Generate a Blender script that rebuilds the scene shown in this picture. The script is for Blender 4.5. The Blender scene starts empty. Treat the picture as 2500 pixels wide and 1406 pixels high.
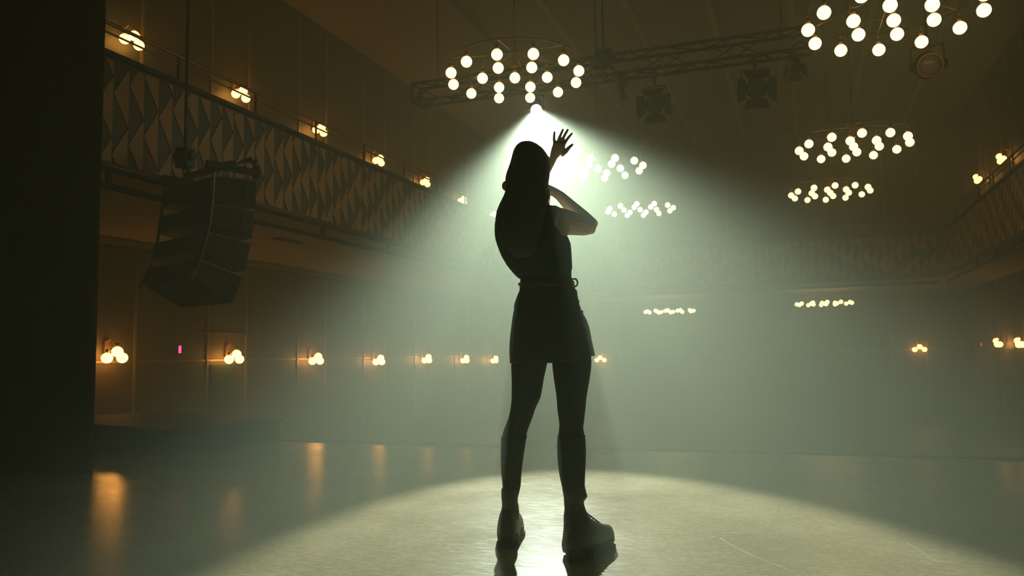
import bpy, math, random
from mathutils import Vector, Matrix
random.seed(7)
S = bpy.context.scene
COL = S.collection
PI = math.pi

# ------------------------------------------------------------------ camera
# hall frame: x to the right, y down the hall, z up from the stage boards
F = 1950.0                                   # focal length in pixels of the 2500 px frame
def _c(px, py): return Vector(((px - 1250) / F, -(py - 703) / F, 1.0))
_h1, _h2 = _c(250, 884), _c(2250, 852)       # two points of the horizon
_U = _h1.cross(_h2).normalized()
if _U.y < 0: _U = -_U
_Y = _c(1960, 857); _Y = (_Y - _U * _Y.dot(_U)).normalized()
_X = _U.cross(_Y)
if _X.x < 0: _X = -_X
R3 = Matrix((_X, _Y, _U))
CAM = Vector((0, 0, 0.8))
def ray(px, py): return R3 @ _c(px, py)
def at(px, py, d): return CAM + ray(px, py) * d          # point at depth d
def on(px, py, ax, v):                                    # point on the plane axis = v
    r = ray(px, py); return CAM + r * ((v - CAM[ax]) / r[ax])
cam_data = bpy.data.cameras.new('camera'); cam = bpy.data.objects.new('camera', cam_data); COL.objects.link(cam)
cam_data.sensor_width = 36; cam_data.lens = 36 * F / 2500; cam_data.clip_end = 200; cam_data.clip_start = 0.05
cr, cu, cf = R3 @ Vector((1, 0, 0)), R3 @ Vector((0, 1, 0)), R3 @ Vector((0, 0, 1))
cam.matrix_world = Matrix(((cr.x, cu.x, -cf.x, CAM.x), (cr.y, cu.y, -cf.y, CAM.y), (cr.z, cu.z, -cf.z, CAM.z), (0, 0, 0, 1)))
S.camera = cam

# ------------------------------------------------------------------ haze, exposure, light
HAZE = 0.036
w = bpy.data.worlds.new('world'); S.world = w; w.use_nodes = True
nt = w.node_tree; nt.nodes.clear()
wo = nt.nodes.new('ShaderNodeOutputWorld'); bg = nt.nodes.new('ShaderNodeBackground')
bg.inputs[0].default_value = (0, 0, 0, 1); bg.inputs[1].default_value = 0
vs = nt.nodes.new('ShaderNodeVolumeScatter')
vs.inputs['Color'].default_value = (0.90, 1.0, 0.82, 1); vs.inputs['Density'].default_value = HAZE
vs.inputs['Anisotropy'].default_value = 0.38
nt.links.new(bg.outputs[0], wo.inputs['Surface']); nt.links.new(vs.outputs[0], wo.inputs['Volume'])
S.view_settings.view_transform = 'Standard'; S.view_settings.look = 'None'
S.view_settings.exposure = 0.0; S.view_settings.gamma = 1.0; S.view_settings.use_curve_mapping = False
cy = S.cycles
cy.max_bounces = 3; cy.diffuse_bounces = 1; cy.glossy_bounces = 2; cy.transmission_bounces = 2; cy.volume_bounces = 1
cy.transparent_max_bounces = 4; cy.sample_clamp_indirect = 4; cy.caustics_reflective = False; cy.caustics_refractive = False
cy.use_denoising = True; cy.use_adaptive_sampling = True; cy.adaptive_threshold = 0.02; cy.adaptive_min_samples = 16
SPOT = Vector((-3.68, 11.39, 4.58)); AIM = Vector((-0.74, 3.0, 0.0))
sl = bpy.data.lights.new('key_spot', 'SPOT'); slo = bpy.data.objects.new('key_spot', sl); COL.objects.link(slo)
sl.energy = 12300; sl.color = (0.82, 1.0, 0.78); sl.spot_size = math.radians(18.7); sl.spot_blend = 0.40; sl.shadow_soft_size = 0.05
sdir = (AIM - SPOT).normalized()
slo.location = SPOT + sdir * 0.24; slo.rotation_euler = sdir.to_track_quat('-Z', 'Y').to_euler()
BULB, CHAN = 14.5, 4.0                                   # radiance of a lamp globe

# ------------------------------------------------------------------ helpers
def mat(name, col, rough=0.6, var=0.12, scale=6.0, metal=0.0, bump=0.0, spec=0.5, stretch=None):
    m = bpy.data.materials.new(name); m.use_nodes = True
    t = m.node_tree; b = t.nodes['Principled BSDF']
    b.inputs['Roughness'].default_value = rough; b.inputs['Metallic'].default_value = metal
    b.inputs['Specular IOR Level'].default_value = spec
    tc = t.nodes.new('ShaderNodeTexCoord'); n = t.nodes.new('ShaderNodeTexNoise'); r = t.nodes.new('ShaderNodeMix'); r.data_type = 'RGBA'
    n.inputs['Scale'].default_value = scale; n.inputs['Detail'].default_value = 4
    src = tc.outputs['Object']
    if stretch:
        mp = t.nodes.new('ShaderNodeMapping'); mp.inputs['Scale'].default_value = stretch
        t.links.new(src, mp.inputs[0]); src = mp.outputs[0]
    t.links.new(src, n.inputs['Vector'])
    a = [max(0, c * (1 - var)) for c in col]; z = [min(1, c * (1 + var)) for c in col]
    r.inputs[6].default_value = (*a, 1); r.inputs[7].default_value = (*z, 1)
    t.links.new(n.outputs[0], r.inputs[0]); t.links.new(r.outputs[2], b.inputs['Base Color'])
    if bump:
        bp = t.nodes.new('ShaderNodeBump'); bp.inputs['Strength'].default_value = bump; bp.inputs['Distance'].default_value = 0.01
        t.links.new(n.outputs[0], bp.inputs['Height']); t.links.new(bp.outputs[0], b.inputs['Normal'])
    return m
def glow(name, col, strength):
    m = bpy.data.materials.new(name); m.use_nodes = True; t = m.node_tree; b = t.nodes['Principled BSDF']
    b.inputs['Base Color'].default_value = (*col, 1); b.inputs['Roughness'].default_value = 0.3
    b.inputs['Emission Color'].default_value = (*col, 1); b.inputs['Emission Strength'].default_value = strength
    return m

class MB:
    """collects simple shapes, then links them as ONE mesh object"""
    def __init__(s): s.v = []; s.f = []; s.mi = []; s.m = 0
    def add(s, vs, fs):
        o = len(s.v); s.v += [tuple(v) for v in vs]; s.f += [tuple(i + o for i in f) for f in fs]; s.mi += [s.m] * len(fs); return s
    def box(s, c, size, M=None):
        x, y, z = [q / 2 for q in size]; c = Vector(c)
        vs = [Vector((a * x, b * y, d * z)) for d in (-1, 1) for b in (-1, 1) for a in (-1, 1)]
        if M is not None: vs = [M @ v for v in vs]
        return s.add([c + v for v in vs], [(0, 2, 3, 1), (4, 5, 7, 6), (0, 1, 5, 4), (2, 6, 7, 3), (0, 4, 6, 2), (1, 3, 7, 5)])
    def bounds(s, a, b): return s.box([(p + q) / 2 for p, q in zip(a, b)], [abs(q - p) for p, q in zip(a, b)])
    def tube(s, p, q, r, n=8, r2=None):
        p, q = Vector(p), Vector(q); d = q - p; r2 = r if r2 is None else r2
        if d.length < 1e-6: return s
        u = d.orthogonal().normalized(); v = d.normalized().cross(u)
        vs = []
        for c, k in ((p, r), (q, r2)):
            vs += [c + (u * math.cos(2 * PI * i / n) + v * math.sin(2 * PI * i / n)) * k for i in range(n)]
        return s.add(vs, [(i, (i + 1) % n, n + (i + 1) % n, n + i) for i in range(n)] + [tuple(range(n - 1, -1, -1)), tuple(range(n, 2 * n))])
    def path(s, pts, r, n=8):
        rr = r if isinstance(r, (list, tuple)) else [r] * len(pts)
        pts = [Vector(p) for p in pts]; rings = []; u = None
        for i, p in enumerate(pts):
            d = (pts[min(i + 1, len(pts) - 1)] - pts[max(i - 1, 0)]).normalized()
            u = d.orthogonal() if u is None else u - d * u.dot(d)
            u.normalize(); v = d.cross(u)
            rings.append([p + (u * math.cos(2 * PI * k / n) + v * math.sin(2 * PI * k / n)) * rr[i] for k in range(n)])
        return s.loft(rings)
    def loft(s, rings, caps=True):
        n = len(rings[0]); vs = [v for r in rings for v in r]; fs = []
        for j in range(len(rings) - 1):
            for i in range(n): fs.append((j * n + i, j * n + (i + 1) % n, (j + 1) * n + (i + 1) % n, (j + 1) * n + i))
        if caps: fs += [tuple(range(n - 1, -1, -1)), tuple((len(rings) - 1) * n + i for i in range(n))]
        return s.add(vs, fs)
    def ball(s, c, r, nu=14, nv=9, sq=(1, 1, 1), M=None):
        c = Vector(c); vs = [Vector((0, 0, -r))]
        for j in range(1, nv):
            a = -PI / 2 + PI * j / nv
            vs += [Vector((math.cos(a) * math.cos(2 * PI * i / nu), math.cos(a) * math.sin(2 * PI * i / nu), math.sin(a))) * r for i in range(nu)]
        vs.append(Vector((0, 0, r)))
        vs = [Vector((v.x * sq[0], v.y * sq[1], v.z * sq[2])) for v in vs]
        if M is not None: vs = [M @ v for v in vs]
        fs = [(0, 1 + (i + 1) % nu, 1 + i) for i in range(nu)]
        for j in range(nv - 2):
            for i in range(nu): fs.append((1 + j * nu + i, 1 + j * nu + (i + 1) % nu, 1 + (j + 1) * nu + (i + 1) % nu, 1 + (j + 1) * nu + i))
        l = len(vs) - 1; o = 1 + (nv - 2) * nu
        fs += [(o + i, o + (i + 1) % nu, l) for i in range(nu)]
        return s.add([c + v for v in vs], fs)
    def prism(s, pts, off):
        n = len(pts); off = Vector(off); pts = [Vector(p) for p in pts]
        return s.add(pts + [p + off for p in pts], [tuple(range(n - 1, -1, -1)), tuple(range(n, 2 * n))] + [(i, (i + 1) % n, n + (i + 1) % n, n + i) for i in range(n)])
    def torus(s, c, R, r, nR=40, nr=6, ax='z'):
        rings = []
        for i in range(nR):
            a = 2 * PI * i / nR
            rings.append([Vector(((R + r * math.cos(b)) * math.cos(a), (R + r * math.cos(b)) * math.sin(a), r * math.sin(b))) for b in [2 * PI * k / nr for k in range(nr)]])
        vs = [v for r_ in rings for v in r_]
        if ax == 'y': vs = [Vector((v.x, v.z, v.y)) for v in vs]
        if ax == 'x': vs = [Vector((v.z, v.x, v.y)) for v in vs]
        fs = [(i * nr + k, ((i + 1) % nR) * nr + k, ((i + 1) % nR) * nr + (k + 1) % nr, i * nr + (k + 1) % nr) for i in range(nR) for k in range(nr)]
        return s.add([Vector(c) + v for v in vs], fs)
    def mesh(s, name, mats, smooth=False):
        me = bpy.data.meshes.new(name); me.from_pydata(s.v, [], s.f)
        for m in (mats if isinstance(mats, (list, tuple)) else [mats]): me.materials.append(m)
        for p, i in zip(me.polygons, s.mi): p.material_index = i
        if smooth: me.polygons.foreach_set('use_smooth', [True] * len(me.polygons))
        me.update(); return me
    def build(s, name, mats, parent=None, smooth=False, loc=None):
        o = bpy.data.objects.new(name, s.mesh(name, mats, smooth)); COL.objects.link(o)
        if parent is not None: o.parent = parent
        if loc is not None: o.location = loc
        return o
def tag(o, label=None, cat=None, group=None, kind=None):
    for k, v in (('label', label), ('category', cat), ('group', group), ('kind', kind)):
        if v: o[k] = v
    return o
def empty(name, loc, rz=0.0, **k):
    o = bpy.data.objects.new(name, None); COL.objects.link(o); o.location = loc; o.rotation_euler = (0, 0, rz); o.empty_display_size = 0.2
    return tag(o, **k)
def share(name, me, parent=None, loc=(0, 0, 0), rot=None):
    o = bpy.data.objects.new(name, me); COL.objects.link(o); o.location = loc
    if rot: o.rotation_euler = rot
    if parent is not None: o.parent = parent
    return o
def copy_tree(o, parent=None):
    c = o.copy(); COL.objects.link(c)
    if parent is not None: c.parent = parent
    for ch in list(o.children): copy_tree(ch, c)
    return c

# ------------------------------------------------------------------ materials
M = dict(
    wall=mat('dark_wall_paint', (0.055, 0.05, 0.04), 0.55, 0.2, 2.0),
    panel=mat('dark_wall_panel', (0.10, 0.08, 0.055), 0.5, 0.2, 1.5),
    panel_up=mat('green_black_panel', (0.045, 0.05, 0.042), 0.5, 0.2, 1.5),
    trim=mat('bronze_trim', (0.30, 0.22, 0.10), 0.4, 0.15, 8.0, metal=0.3),
    ceiling=mat('ceiling_plaster', (0.44, 0.38, 0.28), 0.8, 0.1, 1.0),
    batten=mat('ceiling_batten', (0.68, 0.58, 0.42), 0.7, 0.1, 3.0),
    soffit=mat('soffit_plaster', (0.52, 0.41, 0.26), 0.75, 0.12, 0.8),
    tan=mat('tan_tile', (0.64, 0.33, 0.10), 0.5, 0.25, 3.0),
    olive=mat('olive_tile', (0.075, 0.066, 0.042), 0.5, 0.25, 3.0),
    black=mat('black_steel', (0.014, 0.016, 0.015), 0.45, 0.2, 10.0, spec=0.3),
    cloth=mat('black_curtain', (0.006, 0.006, 0.006), 0.95, 0.2, 10.0, spec=0.05),
    box=mat('black_cabinet', (0.018, 0.020, 0.019), 0.6, 0.2, 20.0, spec=0.3),
    steel=mat('grey_steel', (0.20, 0.20, 0.19), 0.4, 0.15, 10.0, metal=0.6),
    brass=mat('aged_brass', (0.42, 0.24, 0.09), 0.35, 0.15, 12.0, metal=0.8),
    hall=mat('hall_floor', (0.05, 0.045, 0.035), 0.45, 0.2, 1.0),
    door=mat('green_door', (0.012, 0.05, 0.026), 0.5, 0.1, 3.0),
    riser=mat('black_riser', (0.012, 0.013, 0.012), 0.6, 0.2, 8.0, spec=0.3),
    bulb=glow('lamp_globe', (1.0, 0.45, 0.072), BULB),
    cbulb=glow('chandelier_globe', (1.0, 0.76, 0.29), CHAN),
    lens=glow('spot_lens', (0.9, 1.0, 0.88), 60.0),
    red=glow('red_lamp', (1.0, 0.03, 0.10), 6.0),
    smoke=mat('dark_lens', (0.02, 0.018, 0.015), 0.3, 0.1, 10.0),
    glass=mat('amber_lens', (0.55, 0.30, 0.12), 0.15, 0.1, 10.0),
)
# stage boards: worn painted floor, glossy, with fine scuffs
def stage_material():
    m = bpy.data.materials.new('worn_stage_floor'); m.use_nodes = True; t = m.node_tree; b = t.nodes['Principled BSDF']
    tc = t.nodes.new('ShaderNodeTexCoord')
    def noise(scale, st, rot=0.0, det=6):
        mp = t.nodes.new('ShaderNodeMapping'); mp.inputs['Scale'].default_value = st; mp.inputs['Rotation'].default_value = (0, 0, rot)
        n = t.nodes.new('ShaderNodeTexNoise'); n.inputs['Scale'].default_value = scale; n.inputs['Detail'].default_value = det
        t.links.new(tc.outputs['Object'], mp.inputs[0]); t.links.new(mp.outputs[0], n.inputs['Vector']); return n.outputs[0]
    def ramp(src, a, b_, ca, cb):
        r = t.nodes.new('ShaderNodeMapRange'); r.inputs[1].default_value = a; r.inputs[2].default_value = b_; r.inputs[3].default_value = ca; r.inputs[4].default_value = cb
        t.links.new(src, r.inputs[0]); return r.outputs[0]
    big = noise(1.6, (1, 1, 1)); s1 = noise(9, (1, 9, 1), 0.5); s2 = noise(9, (1, 12, 1), -0.9); s3 = noise(38, (1, 2.2, 1), 0.2, 8)
    def mth(op, a, c):
        k = t.nodes.new('ShaderNodeMath'); k.operation = op; t.links.new(a, k.inputs[0])
        if isinstance(c, float): k.inputs[1].default_value = c
        else: t.links.new(c, k.inputs[1])
        return k.outputs[0]
    sc = mth('ADD', ramp(s1, 0.48, 0.72, 0.0, 0.5), ramp(s2, 0.5, 0.72, 0.0, 0.45))
    v = mth('ADD', mth('ADD', ramp(big, 0.3, 0.7, -0.1, 0.35), sc), ramp(s3, 0.35, 0.65, -0.25, 0.3))
    mx = t.nodes.new('ShaderNodeMix'); mx.data_type = 'RGBA'
    mx.inputs[6].default_value = (0.24, 0.19, 0.112, 1); mx.inputs[7].default_value = (0.44, 0.35, 0.21, 1)
    t.links.new(v, mx.inputs[0]); t.links.new(mx.outputs[2], b.inputs['Base Color'])
    rr = mth('ADD', ramp(big, 0.3, 0.7, 0.15, 0.2), ramp(s1, 0.5, 0.75, 0.0, 0.06)); t.links.new(rr, b.inputs['Roughness'])
    b.inputs['Specular IOR Level'].default_value = 0.2
    bp = t.nodes.new('ShaderNodeBump'); bp.inputs['Strength'].default_value = 0.12; bp.inputs['Distance'].default_value = 0.004
    t.links.new(s1, bp.inputs['Height']); t.links.new(bp.outputs[0], b.inputs['Normal'])
    return m
M['stage'] = stage_material()

# ------------------------------------------------------------------ the hall
XL, XF, XR, XG = -10.2, -6.4, 5.3, 3.6       # left wall, left balcony front, right wall, right balcony front
YS, YF, YB = 6.75, 23.5, 30.0                # stage edge, back balcony front, back wall
ZH, ZC = -1.5, 8.65                          # hall floor, ceiling
ZB0, ZB1 = 2.75, 3.85                        # balcony front, bottom and top
PITCH, Y0 = 2.76, 9.75                       # sconce spacing along the left wall

fl = MB().bounds((-9.0, -4.0, ZH), (5.2, YS, 0)).build('floor', M['stage']); tag(fl, kind='structure')
MB().bounds((-9.0, YS - 0.06, 0.0), (5.2, YS + 0.012, 0.008)).build('trim_strip', M['black'], fl)
for a, b in (((1757, 1313), (1800, 1340)), ((1800, 1340), (1945, 1402)), ((2215, 1325), (2290, 1372)), ((1960, 1195), (2010, 1208)), ((1700, 1230), (1782, 1244)), ((1400, 1262), (1470, 1250))):
    p, q = on(*a, 2, 0.0007), on(*b, 2, 0.0007); d = (q - p).normalized(); n = Vector((-d.y, d.x, 0)) * 0.0014
    MB().prism([p - n, q - n * 0.6, q + n * 0.6, p + n], (0, 0, 0.0004)).build('scuff_mark', mat('scuff', (0.46, 0.41, 0.30), 0.6), fl)
tag(MB().bounds((XL, YS, ZH - 0.1), (XR, YB, ZH)).build('floor_hall', M['hall']), kind='structure')

ce = MB().bounds((XL - 0.2, -4, ZC), (XR + 0.2, YB + 0.2, ZC + 0.2)).build('ceiling', M['ceiling']); tag(ce, kind='structure')
for x in (-5.15, -3.4, -1.65, 0.1, 1.85, 3.6):
    MB().bounds((x - 0.07, 2, ZC - 0.05), (x + 0.07, YB, ZC)).build('batten', M['batten'], ce)
tag(MB().bounds((XL, 2, ZC - 0.16), (-6.9, YB, ZC)).build('ceiling_side_soffit', M['ceiling']), kind='structure')

wl = MB().bounds((XL - 0.2, -4, ZH), (XL, YB, ZC)).build('wall_left', M['wall']); tag(wl, kind='structure')
wb = MB().bounds((XL, YB, ZH), (XR, YB + 0.2, ZC)).build('wall_back', M['wall']); tag(wb, kind='structure')
wr = MB().bounds((XR, -4, ZH), (XR + 0.2, YB, ZC)).build('wall_right', M['wall']); tag(wr, kind='structure')
tag(MB().bounds((XL, -4.2, ZH), (XR, -4, ZC)).build('wall_stage', M['cloth']), kind='structure')

# left wall: a narrow bay behind every sconce, a wide one between, bronze strips at the joints
NB, NA = 0.72, 0.36                          # a narrow bay runs from y - NB to y + NA
def bay_wall(par, along, fixed, sgn, spots, lo, hi, seg, up):
    """panels and strips of one wall; along = 0 (x) or 1 (y); spots = sconce positions; up = upper panels too"""
    edges = [lo] + [e for s_ in spots for e in (s_ - NB, s_ + NA)] + [hi]
    edges = sorted(e for e in edges if lo <= e <= hi)
    def bnd(a, b, t0, t1, z0, z1):
        t0, t1 = fixed + sgn * t0, fixed + sgn * t1
        return ((t0, a, z0), (t1, b, z1)) if along == 1 else ((a, t0, z0), (b, t1, z1))
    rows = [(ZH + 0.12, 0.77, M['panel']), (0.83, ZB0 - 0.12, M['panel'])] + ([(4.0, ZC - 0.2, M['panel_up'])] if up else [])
    for a, b in zip(edges[:-1], edges[1:]):
        if b - a < 0.2: continue
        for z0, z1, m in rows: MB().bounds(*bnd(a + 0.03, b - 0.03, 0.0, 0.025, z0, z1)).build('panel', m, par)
    for e in edges[1:-1]: MB().bounds(*bnd(e - 0.022, e + 0.022, 0.0, 0.05, ZH, ZC - 0.16)).build('trim_strip', M['trim'], par)
    for a, b in zip(edges[:-1], edges[1:]): MB().bounds(*bnd(a + 0.03, b - 0.03, 0.0, 0.035, 0.78, 0.82)).build('rail_strip', M['trim'], par)
ys = [Y0 + PITCH * i for i in range(-1, 7)]
bay_wall(wl, 1, XL, 1, [y for y in ys], 4.0, YB, None, True)
xb = [-6.9, 3.55, -1.7]
bay_wall(wb, 0, YB, -1, sorted(xb), XL, XR, None, False)
bay_wall(wr, 1, XR, -1, [18.6, 21.4, 24.1, 26.8], 10.0, YB, None, False)

# door beneath the second left-hand sconce
dy = Y0 + PITCH - 0.17
dr = MB().bounds((XL + 0.02, dy - 0.46, ZH), (XL + 0.055, dy + 0.22, 0.72)).build('door_1', M['door']); tag(dr, kind='structure')
MB().bounds((XL + 0.055, dy - 0.40, ZH + 1.0), (XL + 0.07, dy - 0.30, ZH + 1.3)).build('push_plate', M['steel'], dr)
MB().bounds((XL + 0.02, dy - 0.66, 1.28), (XL + 0.06, dy + 0.52, 1.31)).build('head_strip', M['trim'], dr)

# balcony: slab and soffit, cornice, then the tiled front
bal = MB().bounds((XL, 2.0, ZB0), (XF - 0.06, YB, ZB0 + 0.3)).bounds((XF - 0.06, YF + 0.06, ZB0), (XG + 0.06, YB, ZB0 + 0.3)).bounds((XG + 0.06, 2.0, ZB0), (XR, YB, ZB0 + 0.3)).build('ceiling_balcony_underside', M['soffit']); tag(bal, kind='structure')
MB().bounds((XL + 0.02, 2.0, ZB0 - 0.10), (XL + 0.16, YB, ZB0 - 0.02)).build('cornice', M['trim'], bal)
MB().bounds((XL + 0.16, YB - 0.16, ZB0 - 0.10), (XR - 0.16, YB - 0.02, ZB0 - 0.02)).build('cornice', M['trim'], bal)
p = on(703, 588, 2, ZB0 - 0.012)
MB().box(p, (0.14, 0.62, 0.024)).build('vent', M['black'], bal)

CW, LT = 0.2, 0.63                            # tile column width, triangle base
def balcony_front(name, label, org, du, n, nrm, keep):
    """parapet with tall triangular tiles: base on one edge of a column, point on the other"""
    org, du, nrm = Vector(org), Vector(du), Vector(nrm)
    L = du * (CW * n)
    par = MB().prism([org - nrm * 0.12, org + L - nrm * 0.12, org + L, org], (0, 0, ZB1 - ZB0)).build(name, M['olive']); tag(par, kind='structure', label=label)
    rest = MB()
    H = ZB1 - ZB0 - 0.06
    def clip(poly):                           # clip to 0.03..H+0.03
        for sgn, lim in ((1, 0.03), (-1, H + 0.03)):
            out = []
            for i in range(len(poly)):
                a, b = poly[i], poly[(i + 1) % len(poly)]
                fa, fb = sgn * (a[1] - lim) >= 0, sgn * (b[1] - lim) >= 0
                if fa: out.append(a)
                if fa != fb:
                    k = (lim - a[1]) / (b[1] - a[1]); out.append((a[0] + (b[0] - a[0]) * k, lim))
            poly = out
            if len(poly) < 3: return []
        return poly
    cnt = 0; ph = 0.0
    for k in range(n):
        ph += random.choice((0.23, 0.25, 0.40, -0.2)) * LT
        z = (ph % LT) - LT
        while z < H + 0.1:
            for tanned, tri in ((True, [(CW, z), (CW, z + LT), (0, z + LT / 2)]), (False, [(0, z + LT / 2), (CW, z + LT), (0, z + 1.5 * LT)])):
                pl = clip(tri)
                if not pl: continue
                g = 0.004
                cx = sum(q[0] for q in pl) / len(pl); cz = sum(q[1] for q in pl) / len(pl)
                pl = [(q[0] + (cx - q[0]) * 0.035, q[1] + (cz - q[1]) * 0.02) for q in pl]
                th = 0.013 if tanned else 0.006
                pts = [org + du * (k * CW + q[0]) + Vector((0, 0, q[1])) for q in pl]
                if (pts[1] - pts[0]).cross(pts[2] - pts[1]).dot(nrm) > 0: pts.reverse()
                if cnt < keep:
                    MB().prism(pts, nrm * th).build('tile', M['tan'] if tanned else M['olive'], par); cnt += 1
                else:
                    rest.m = 0 if tanned else 1; rest.prism(pts, nrm * th)
            z += LT
    if rest.v: tag(rest.build('small_tiles', [M['tan'], M['olive']], par), kind='stuff')
    e = Vector((0, 0, 1))
    MB().prism([org - nrm * 0.16 + e * (ZB1 - ZB0), org + L - nrm * 0.16 + e * (ZB1 - ZB0), org + L + nrm * 0.04 + e * (ZB1 - ZB0), org + nrm * 0.04 + e * (ZB1 - ZB0)], (0, 0, 0.05)).build('coping', M['black'], par)
    q = org + nrm * 0.03 - e * 0.05
    MB().tube(q, q + L, 0.03).build('lower_rail', M['black'], par)
    q2 = q - e * 0.16 - nrm * 0.05
    MB().tube(q2, q2 + L, 0.035).build('lower_rail', M['black'], par)
    b = MB()
    i = 0.6
    while i < n * CW:
        MB().box(q2 + du * i + e * 0.10, (0.05, 0.05, 0.2)).build('bracket', M['black'], par); i += 1.9
    return par
balcony_front('wall_balcony_side', 'left balcony parapet faced with tan and olive triangular tiles', (XF, 5.4, ZB0), (0, 1, 0), 90, (1, 0, 0), 300)
balcony_front('wall_balcony_back', 'far balcony parapet faced with hazy triangular tiles', (XF + 0.02, YF, ZB0), (1, 0, 0), 49, (0, -1, 0), 300)
balcony_front('wall_balcony_right', 'right balcony parapet faced with dark triangular tiles', (XG, 9.5, ZB0), (0, 1, 0), 69, (-1, 0, 0), 0)

def balcony_rail(label, p, q, gap=1.38):
    p, q = Vector(p), Vector(q); d = q - p; n = max(1, round(d.length / gap))
    r = empty('balcony_rail', p, label=label, cat='handrail')
    MB().tube((0, 0, 0.32), d + Vector((0, 0, 0.32)), 0.02).build('top_rail', M['brass'], r)
    MB().tube((0, 0, 0.22), d + Vector((0, 0, 0.22)), 0.012).build('lower_rail', M['brass'], r)
    for i in range(n + 1):
        MB().tube(d * (i / n), d * (i / n) + Vector((0, 0, 0.32)), 0.016).build('post', M['black'], r)
balcony_rail('thin metal handrail along the top of the left balcony parapet', (XF - 0.06, 5.6, ZB1 + 0.05), (XF - 0.06, YF - 0.3, ZB1 + 0.05))
balcony_rail('faint handrail along the top of the far balcony parapet', (XF + 0.3, YF + 0.06, ZB1 + 0.05), (XG - 0.3, YF + 0.06, ZB1 + 0.05))
balcony_rail('dark handrail along the top of the right balcony parapet', (XG + 0.06, 9.6, ZB1 + 0.05), (XG + 0.06, YF - 0.3, ZB1 + 0.05))

# ------------------------------------------------------------------ triple-globe wall lamps
GR = 0.085
_globe = MB().ball((0, 0, 0), GR, 16, 10, (1, 1, 0.95)).mesh('globe', M['bulb'], True)
_cup = MB().tube((0, 0, GR * 0.86), (0, 0, GR + 0.05), 0.035, 10, 0.024).mesh('socket', M['brass'], True)
def sconce(pos, rz, label):
    r = empty('wall_lamp', pos, rz, label=label, cat='wall lamp', group='triple globe wall lamps')
    MB().box((0.035, 0, 0.16), (0.03, 0.10, 0.22)).build('backplate', M['brass'], r)
    MB().path([(0.04, 0, 0.24), (0.12, 0, 0.30), (0.20, 0, 0.25), (0.22, 0, 0.15)], 0.011, 8).tube((0.20, -0.145, 0.12), (0.20, 0.145, 0.12), 0.010).tube((0.20, 0, 0.12), (0.25, 0, 0.2), 0.01).build('arm', M['brass'], r, True)
    for x, y, z in ((0.20, -0.145, 0.0), (0.20, 0.145, 0.0), (0.25, 0.0, 0.095)):
        g = share('globe', _globe, r, (x, y, z)); share('socket', _cup, g)
    return r
ORD = ['nearest', 'second', 'third', 'fourth', 'fifth', 'sixth', 'last']
for i, (lo, up) in enumerate(zip([(280, 865), (572, 870), (772, 875), (925, 878), (1042, 875), (1135, 876), (1207, 877)],
                                 [(322, 95), (588, 228), (781, 315), (924, 390), (1038, 443), (1128, 488), (1203, 525)])):
    for (px, py), lev in ((lo, 'under the left balcony'), (up, 'above the left balcony')):
        q = on(px, py, 0, XL + 0.22)
        lab = 'triple globe wall lamp %s, %s' % (lev, 'nearest the black curtain' if i == 0 else 'above the green door' if i == 1 and lev[0] == 'u' else 'farthest from the camera' if i == 6 else ORD[i] + ' from the black curtain')
        sconce((XL + 0.022, q.y, q.z - 0.055), 0.0, lab)
for (px, py), lab in (((1466, 877), 'small triple globe lamp on far wall beside the skirt hem'), ((2245, 851), 'triple globe lamp alone on the far wall at the right')):
    q = on(px, py, 1, YB - 0.22); sconce((q.x, YB - 0.022, q.z - 0.03), -PI / 2, lab)
for (px, py), lab in (((2438, 838), 'lower right wall lamp beside the tiny red light'), ((2491, 838), 'lower right wall lamp cut by the right picture edge'),
                      ((2388, 437), 'upper right wall lamp, the farther and lower of two'), ((2446, 388), 'upper right wall lamp, the nearer and higher of two')):
    q = on(px, py, 0, XR - 0.22); sconce((XR - 0.022, q.y, q.z - 0.03), PI, lab)

def exit_light(pos, rz, sz, label):
    r = empty('exit_light', pos, rz, label=label, cat='exit light')
    MB().box((0.03, 0, 0), (0.06, sz * 0.75, sz * 1.4)).build('housing', M['black'], r)
    MB().box((0.062, 0, 0), (0.012, sz * 0.5, sz * 1.15)).build('diffuser', M['red'], r)
q = on(436, 853, 0, XL + 0.06); exit_light((XL + 0.025, q.y, q.z), 0, 0.11, 'small glowing red light on the dark left wall panel')
q = on(2398, 841, 0, XR - 0.06); exit_light((XR - 0.025, q.y, q.z), PI, 0.07, 'tiny red light on the dark right wall')

# ------------------------------------------------------------------ chandeliers: 1 + 6 + 12 globes on a ring frame
CD = 0.825
_cg = MB().ball((0, 0, 0), 0.068, 16, 10, (1, 1, 1.0)).mesh('globe', M['cbulb'], True)
_cs = MB().tube((0, 0, 0.058), (0, 0, 0.125), 0.03, 10, 0.022).tube((0, 0, 0.125), (0, 0, 0.19), 0.008, 6).mesh('socket', M['brass'], True)
def make_chandelier():
    r = empty('chandelier', (0, 0, 0))
    MB().torus((0, 0, 0.19), CD, 0.007, 48).torus((0, 0, 0.19), CD / 2, 0.006, 36).build('ring_frame', M['black'], r, True)
    MB().tube((0, 0, 0.15), (0, 0, 0.36), 0.04, 12).build('hub', M['brass'], r)
    for k in range(6):
        a = k * PI / 3 + PI / 12; u = Vector((math.cos(a), math.sin(a), 0))
        MB().tube((0, 0, 0.32), u * CD + Vector((0, 0, 0.19)), 0.006, 6).build('spoke', M['brass'], r)
    sp = [(0, 0)] + [(CD / 2 * math.cos(k * PI / 3), CD / 2 * math.sin(k * PI / 3)) for k in range(6)] + [(CD * math.cos(PI / 12 + k * PI / 6), CD * math.sin(PI / 12 + k * PI / 6)) for k in range(12)]
    for x, y in sp:
        s_ = share('socket', _cs, r, (x, y, 0)); share('globe', _cg, s_)
    MB().tube((0, 0, 0.36), (0, 0, 1.0), 0.007, 6).build('cable', M['black'], r)
    return r
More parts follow.
